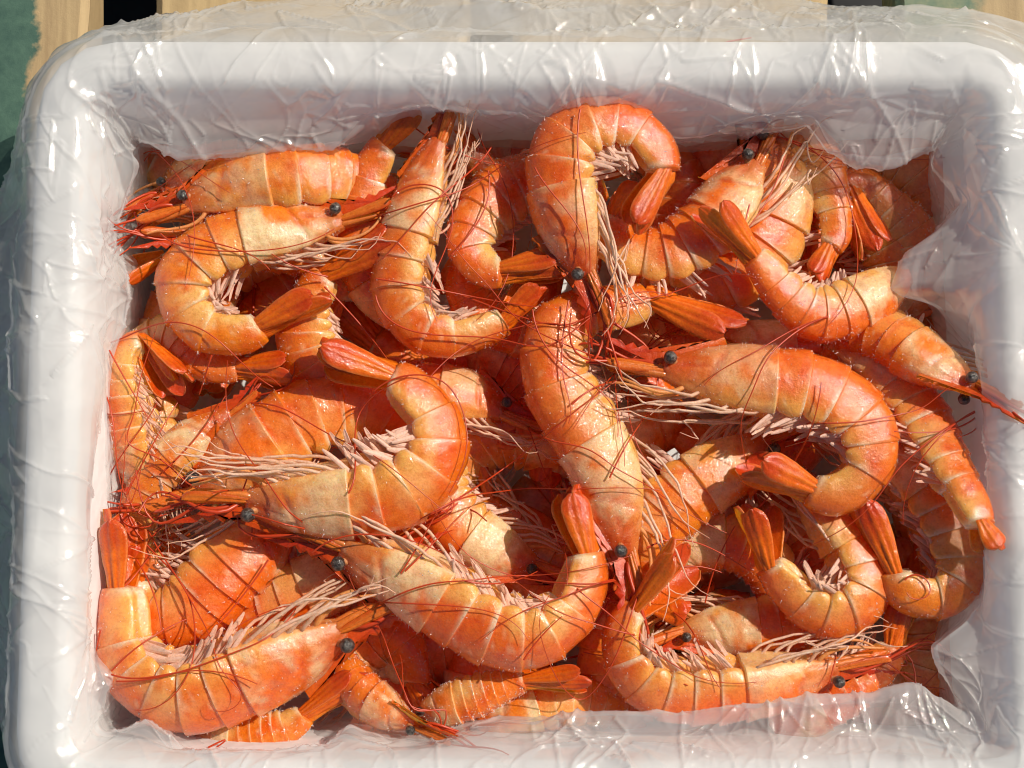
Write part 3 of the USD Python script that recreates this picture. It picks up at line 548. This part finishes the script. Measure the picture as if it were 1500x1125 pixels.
S('A', 112, [(862, 402), (846, 352), (832, 296), (826, 235), (860, 192), (918, 188), (958, 218), (968, 250)], (918, 335, -3), (10, 11, 11), 'tall curled shrimp at the top centre, head pointing down', roll=-8)
for a, kw in SPEC: shrimp(*a, **kw)

# ------------------------------------------------------------------ long whiskers (each belongs to the shrimp whose head it leaves)
HT = gaussian_filter(maximum_filter(np.where(SP_GRID < -.5, -.03, SP_GRID), 4), 1.5)
def pile_z(px, py):
    i, j = np.clip((np.asarray(py) / 8).astype(int) + 5, 0, 159), np.clip((np.asarray(px) / 8).astype(int) + 1, 0, 189); return HT[i, j]
WH = {
 'A': [[(850, 160), (846, 205), (850, 262), (860, 330), (864, 400)], [(783, 245), (815, 290), (845, 330), (858, 390)]],
 'N': [[(530, 180), (580, 155), (625, 140), (660, 148), (683, 175), (678, 220), (660, 245)], [(720, 215), (690, 250), (640, 292), (600, 335), (560, 380)], [(605, 185), (650, 214), (740, 243)], [(575, 288), (618, 270), (652, 283), (663, 320), (632, 420), (640, 470)], [(715, 250), (712, 300), (690, 340), (660, 375)]],
 'B': [[(833, 440), (823, 517), (827, 560), (836, 600), (833, 620)], [(780, 453), (790, 490), (817, 527), (883, 577), (905, 640)], [(893, 700), (913, 660), (967, 583)]],
 'C': [[(550, 408), (630, 422), (700, 436), (790, 450)], [(550, 433), (577, 473), (633, 490), (737, 498), (797, 507), (850, 477), (927, 430), (980, 433)], [(677, 433), (723, 450), (783, 470), (833, 475), (883, 453), (980, 430), (1050, 405), (1108, 408)], [(640, 750), (683, 723), (737, 687), (830, 613), (903, 558)], [(838, 592), (883, 563), (967, 567)]],
 'D': [[(548, 573), (597, 550), (650, 560), (680, 610), (684, 650), (677, 683), (658, 722)], [(510, 723), (520, 640), (527, 605), (557, 573), (600, 550)]],
 'I': [[(140, 507), (207, 483), (250, 472), (290, 480), (340, 517), (400, 567)], [(140, 507), (143, 550), (157, 583), (180, 717), (195, 745)], [(117, 550), (133, 600), (167, 607), (210, 602)], [(160, 513), (190, 567), (217, 612)], [(123, 583), (162, 521)], [(148, 580), (147, 620), (150, 665)], [(150, 760), (155, 710), (190, 650), (230, 590)]],
 'J': [[(185, 725), (230, 640), (260, 590)], [(310, 520), (292, 578)], [(475, 420), (540, 490), (570, 530)], [(240, 690), (300, 625), (330, 580)]],
 'G': [[(187, 750), (233, 817), (273, 867), (285, 917), (277, 983), (240, 1030), (197, 1040)], [(163, 983), (190, 957), (273, 907)], [(163, 988), (233, 990), (277, 983), (333, 987), (377, 1002)], [(170, 998), (277, 980), (350, 953), (417, 913), (433, 890), (400, 893), (350, 925)], [(147, 923), (138, 967)], [(393, 820), (333, 900), (300, 935)]],
 'E': [[(187, 750), (167, 833), (178, 860), (200, 840), (233, 800), (300, 745)], [(200, 820), (225, 870), (236, 920)]],
 'F': [[(457, 810), (500, 787), (550, 783), (633, 803), (687, 833)], [(587, 840), (615, 795), (640, 750)], [(593, 837), (640, 790), (680, 748)], [(677, 850), (735, 854), (787, 837)], [(767, 967), (795, 930), (823, 903)]],
 'AP': [[(947, 803), (1013, 793), (1067, 817), (1093, 833)], [(1033, 883), (1053, 817), (1077, 770)], [(987, 897), (1013, 923), (1033, 967), (1057, 1010)], [(950, 850), (1000, 830), (1060, 840)]],
 'AG': [[(1090, 760), (1127, 727), (1167, 670)], [(1143, 703), (1173, 660), (1203, 560)]],
 'AD': [[(1325, 850), (1340, 842), (1358, 850), (1362, 868), (1345, 878), (1328, 868)], [(1225, 960), (1215, 1000)]],
 'Z': [[(1445, 592), (1422, 617), (1367, 633), (1310, 632)], [(1440, 600), (1432, 625), (1405, 640)]],
 'K': [[(275, 345), (310, 355), (370, 375), (395, 395)], [(235, 342), (260, 358), (300, 366), (360, 368), (430, 360), (490, 335)], [(480, 405), (420, 385), (398, 372)], [(215, 390), (212, 365), (228, 352)]],
 'T': [[(1098, 300), (1085, 355), (1077, 400)], [(1150, 225), (1120, 300), (1085, 345)]],
 'AL': [[(305, 1095), (330, 1085), (312, 1098), (275, 1110)]],
 'AE': [[(1325, 985), (1350, 992)], [(1370, 925), (1335, 950)]],
}
byk = {s_['key']: s_ for s_ in SHRIMPS}
def lay(pl, lift=.0012):
    pl = np.asarray(pl, float); q = spline(np.c_[pl, np.zeros(len(pl))], max(14, int(np.linalg.norm(np.diff(pl, axis=0), axis=1).sum() / 7)))
    z = gaussian_filter(maximum_filter(pile_z(q[:, 0], q[:, 1]), 7, mode='nearest'), 4, mode='nearest') + lift
    return at(q[:, 0], q[:, 1], z)
for key, lines in WH.items():
    s_ = byk[key]
    for pl in lines:
        g = lay(pl); 
        obj('antenna', tube(g, np.linspace(.00027, .00014, len(g)), 6), 'whisker', s_['root'], off=s_['loc'])
for s_ in SHRIMPS:                                                   # and the less conspicuous ones, curving off each head
    if not s_['hd'] or s_['key'].startswith('deep'): continue
    r = s_['r']
    for sd in ((-1, 1) if r.random() < .45 else (1,)):
        p = s_['head'] - s_['d'] * s_['h'] * .4 + s_['l'] * sd * s_['la'] * .5 + s_['fw'] * s_['W'] * .45
        x0, y0 = project(p); a = math.atan2(-s_['fw'][1], s_['fw'][0]) + r.normal(0, .35); kq = r.uniform(-.22, .22); pl = [(x0, y0)]
        for q in range(int(r.integers(5, 9))):
            a += kq + r.normal(0, .12); kq += r.normal(0, .06)
            nx_, ny_ = pl[-1][0] + 48 * math.cos(a), pl[-1][1] + 48 * math.sin(a)
            if not (180 < nx_ < 1400 and 190 < ny_ < 1030): a += 1.2; nx_, ny_ = pl[-1][0] + 30 * math.cos(a), pl[-1][1] + 30 * math.sin(a)
            nx_, ny_ = float(np.clip(nx_, 165, 1415)), float(np.clip(ny_, 180, 1040)); pl.append((nx_, ny_))
        g = lay(pl, .0016); wgt = np.linspace(1, 0, min(6, len(g)))[:, None]; g[:len(wgt)] = g[:len(wgt)] * (1 - wgt) + np.r_[[p] * len(wgt)] * wgt * 1.0 + 0
        obj('antenna', tube(g, np.linspace(.00026, .00010, len(g)), 6), 'whisker', s_['root'], off=s_['loc'])

# ------------------------------------------------------------------ plastic bag
P2, N2, PERI = perimeter(NU)
uarc = np.arange(NU) / NU * PERI
def around(pl, zdef):
    """px polyline (px, py, z mm) around the box -> for every perimeter sample a world point, interpolated by polar angle."""
    w = np.array([at(x, y, z * .001) for x, y, z in pl]); 
    ia = np.argmin(((w[:, None, :2] - P2[None]) ** 2).sum(-1), 1) / NU * PERI
    o = np.argsort(ia); ia, w = ia[o], w[o]
    keep = np.r_[True, np.diff(ia) > 1e-4]; ia, w = ia[keep], w[keep]
    base = np.c_[P2, np.zeros(NU)]
    off = w - base[(ia / PERI * NU).round().astype(int) % NU]
    ia3 = np.r_[ia - PERI, ia, ia + PERI]; off3 = np.vstack([off] * 3)
    return base + interp1d(ia3, off3, axis=0)(uarc)
FOLD = [(150, 610, 4), (150, 520, 4), (182, 430, 4), (165, 330, 4), (200, 240, 8), (260, 230, 9), (380, 222, 10), (500, 212, 10), (535, 185, 10), (590, 155, 12), (640, 140, 14), (700, 152, 12), (775, 172, 8), (850, 178, 2),
        (940, 195, 4), (1000, 205, 8), (1100, 188, 10), (1190, 172, 12), (1215, 215, 12), (1250, 235, 10), (1310, 242, 10), (1370, 236, 10), (1415, 300, 10), (1380, 340, 10), (1330, 375, 6), (1308, 425, 6), (1370, 440, 4), (1430, 500, 2), (1470, 590, 2), (1478, 690, 2), (1470, 800, 4),
        (1448, 880, 10), (1420, 920, 12), (1370, 950, 13), (1335, 1005, 13), (1270, 1020, 13), (1200, 1026, 13), (1100, 1036, 13), (1000, 1046, 12), (870, 1046, 12), (780, 1062, 10), (700, 1066, 6), (645, 1092, 5), (570, 1086, 6), (510, 1054, 8), (480, 1090, 8), (440, 1108, 8), (350, 1105, 8), (270, 1098, 10), (215, 1050, 12), (170, 990, 12), (130, 958, 10), (120, 860, 4), (138, 780, 3), (145, 700, 3)]
SKIRT = [(75, 62, -18), (40, 140, -22), (15, 260, -28), (-40, 420, -34), (-60, 700, -38), (-40, 900, -36), (-10, 1000, -30), (45, 1130, -26), (100, 1200, -20), (500, 1260, -20), (1100, 1260, -20), (1500, 1230, -20), (1640, 1100, -30), (1660, 600, -30), (1640, 150, -24), (1560, 55, -16), (1450, 33, -12), (1330, 24, -10), (1230, 14, -10), (1070, -2, -10), (900, -20, -10), (700, -20, -8), (480, -4, -8), (390, 8, -8), (300, 20, -8), (215, 45, -12), (130, 52, -16)]
fold = around(FOLD, 0); fold = np.c_[gaussian_filter(fold[:, 0], 2, mode='wrap'), gaussian_filter(fold[:, 1], 2, mode='wrap'), gaussian_filter(fold[:, 2], 4, mode='wrap')]
skirt = around(SKIRT, 0); skirt = np.stack([gaussian_filter(skirt[:, q], 5, mode='wrap') for q in range(3)], 1)
ring = lambda o, z: np.c_[P2 + N2 * np.reshape(o, (-1, 1)), np.broadcast_to(z, NU)]
ON3 = np.c_[N2, np.zeros(NU)]
wallpt = ring(-.0025, ZR - .006) * .68 + fold * .32
back = fold * .55 + ring(-.004, .0) * .45; back[:, 2] = np.minimum(fold[:, 2] - .004, .0)
mid = wallpt * .45 + fold * .55; mid[:, 2] += .0008
side_ = ring(RIMW + .003, .014); mids = side_ * .5 + skirt * .5; mids[:, 2] += .004
start = ring(RIMW + .006, -.020) * .6 + skirt * .4; start[:, 2] -= .004
pleat = skirt * .86 + ring(RIMW + .006, -.020) * .14; pleat[:, 2] -= .006
start0 = ring(RIMW + .010, -.030) * .7 + skirt * .3; start0[:, 2] -= .008
CT_ = np.array([start0, pleat, start, skirt, mids, side_, ring(RIMW + .0012, ZR - .004), ring(RIMW - .004, ZR + .0012), ring(.004, ZR + .0012), ring(-.001, ZR - .004), wallpt, mid, fold, back, ring(-.006, -.030)])
tk = np.r_[0, .09, np.array([0, .10, .19, .28, .345, .40, .47, .53, .60, .70, .80, .90, 1.0]) * .84 + .16]; MV = 270
vs = np.linspace(0, 1, MV)
BG = PchipInterpolator(tk, CT_, axis=0)(vs)                          # (MV, NU, 3)
# crumples: several scales of flat facets with sharp creases between them
vlen = np.r_[0, np.cumsum(np.linalg.norm(np.diff(BG, axis=0), axis=2).mean(1))]
UU, VV = np.meshgrid(uarc, vlen, indexing='xy')
def facets(size, seed, stretch=1.0):
    q = np.random.default_rng(seed); cnt = int(PERI * vlen[-1] / size ** 2 / stretch) + 8
    pu, pv, hh = q.uniform(0, PERI, cnt), q.uniform(-.02, vlen[-1] + .02, cnt), q.uniform(0, 1, cnt) ** 1.3
    m = [pu < .1, pu > PERI - .1]
    pu = np.r_[pu, pu[m[0]] + PERI, pu[m[1]] - PERI]; pv = np.r_[pv, pv[m[0]], pv[m[1]]]; hh = np.r_[hh, hh[m[0]], hh[m[1]]]
    wu = (fbm(np.stack([UU.ravel() * 60, VV.ravel() * 60, np.full(UU.size, seed)], 1), 2, seed).reshape(UU.shape) - .5) * size * .5
    return np.nan_to_num(LinearNDInterpolator(np.c_[pu / stretch, pv], hh)((UU + wu) / stretch, VV + wu * .7), nan=.5)
fa, fb, fc, fd = facets(.030, 1, 1.3), facets(.014, 2), facets(.006, 3), facets(.034, 4, 2.0)
fa = fa ** 1.2
tv = vs[:, None]
amp = np.interp(vs, tk, [.8, .8, .9, 1.1, 1.1, .7, .4, .35, .38, .45, .45, .55, .4, .5, .3])[:, None]
du, dv = np.gradient(BG, axis=1), np.gradient(BG, axis=0)
NRM = unit(np.cross(dv, du)); 
if (NRM[146] * [0, 0, 1]).sum() < 0: NRM = -NRM
NRM = np.stack([gaussian_filter(NRM[..., q], (4, 8), mode=('nearest', 'wrap')) for q in range(3)], -1); NRM = unit(NRM)
def creases(size, width, seed, keep):
    """Sharp folds along the edges of a random triangulation, each edge present only here and there."""
    q = np.random.default_rng(seed); cnt = int(PERI * vlen[-1] / size ** 2)
    pu, pv = q.uniform(0, PERI, cnt), q.uniform(-.02, vlen[-1] + .02, cnt)
    m = [pu < .1, pu > PERI - .1]; pts = np.c_[np.r_[pu, pu[m[0]] + PERI, pu[m[1]] - PERI], np.r_[pv, pv[m[0]], pv[m[1]]]]
    wu = (fbm(np.stack([UU.ravel() * 90, VV.ravel() * 90, np.full(UU.size, seed)], 1), 2, seed) - .5) * size * .2
    X = np.c_[UU.ravel() + wu, VV.ravel() - wu * .8]
    d = Delaunay(pts); sx = d.find_simplex(X); Tm = d.transform[sx]; b2 = np.einsum('nij,nj->ni', Tm[:, :2], X - Tm[:, 2]); bc = np.c_[b2, 1 - b2.sum(1)]
    tri = pts[d.simplices[sx]]; out = np.zeros(len(X))
    for e in range(3):
        p1, p2 = tri[:, (e + 1) % 3], tri[:, (e + 2) % 3]; L = np.linalg.norm(p2 - p1, axis=1)
        area = np.abs((tri[:, 1] - tri[:, 0])[:, 0] * (tri[:, 2] - tri[:, 0])[:, 1] - (tri[:, 1] - tri[:, 0])[:, 1] * (tri[:, 2] - tri[:, 0])[:, 0])
        dist = bc[:, e] * area / np.maximum(L, 1e-9); mid = (p1 + p2) / 2
        hv = np.sin(mid[:, 0] * 4517.3 + mid[:, 1] * 7919.7 + seed) * .5 + .5                  # the same on both sides of an edge
        amp_ = np.clip((hv - (1 - keep)) / keep, 0, 1); out = np.maximum(out, amp_ * np.exp(-np.abs(dist) / width) )
    return out.reshape(UU.shape)
patch = sstep(.42, .62, fbm(np.stack([UU.ravel() * 28, VV.ravel() * 28, np.zeros(UU.size)], 1), 2, 77).reshape(UU.shape))
patch2 = sstep(.40, .60, fbm(np.stack([UU.ravel() * 40, VV.ravel() * 40, np.zeros(UU.size)], 1), 2, 78).reshape(UU.shape))
flat = np.interp(vs, tk, [1, 1, 1.2, 1.3, 1.3, 1.2, 1.2, 1.2, 1.4, 1.4, 1.2, 1.2, 1.2, 1, .4])[:, None]
lift_ = np.interp(vs, tk, [0, 0, 0, 0, 0, .5, 1, 1, 1, 1, .35, .1, .2, .5, 1])[:, None]
big = .0050 * fa + .0035 * fd + .0030 * fb; big = big - big.mean() * (1 - lift_)
disp = amp * big + flat * (.0012 * fc * patch + .0012 * creases(.020, .0007, 21, .6) * (.4 + .6 * patch2) + .0008 * creases(.009, .0005, 22, .5) * (.15 + .85 * patch) + .0009 * creases(.013, .0004, 23, .40) + .0006 * creases(.006, .00035, 24, .4) * patch2)
BG = BG + NRM * disp[..., None]
v, f = loft([BG[i] for i in range(MV)])
bag = obj('plastic_bag', trimesh.Trimesh(v, f, process=False), 'film', smooth=True)
tag(bag, 'crumpled translucent plastic bag lining the foam box and draped over its rim', 'bag')
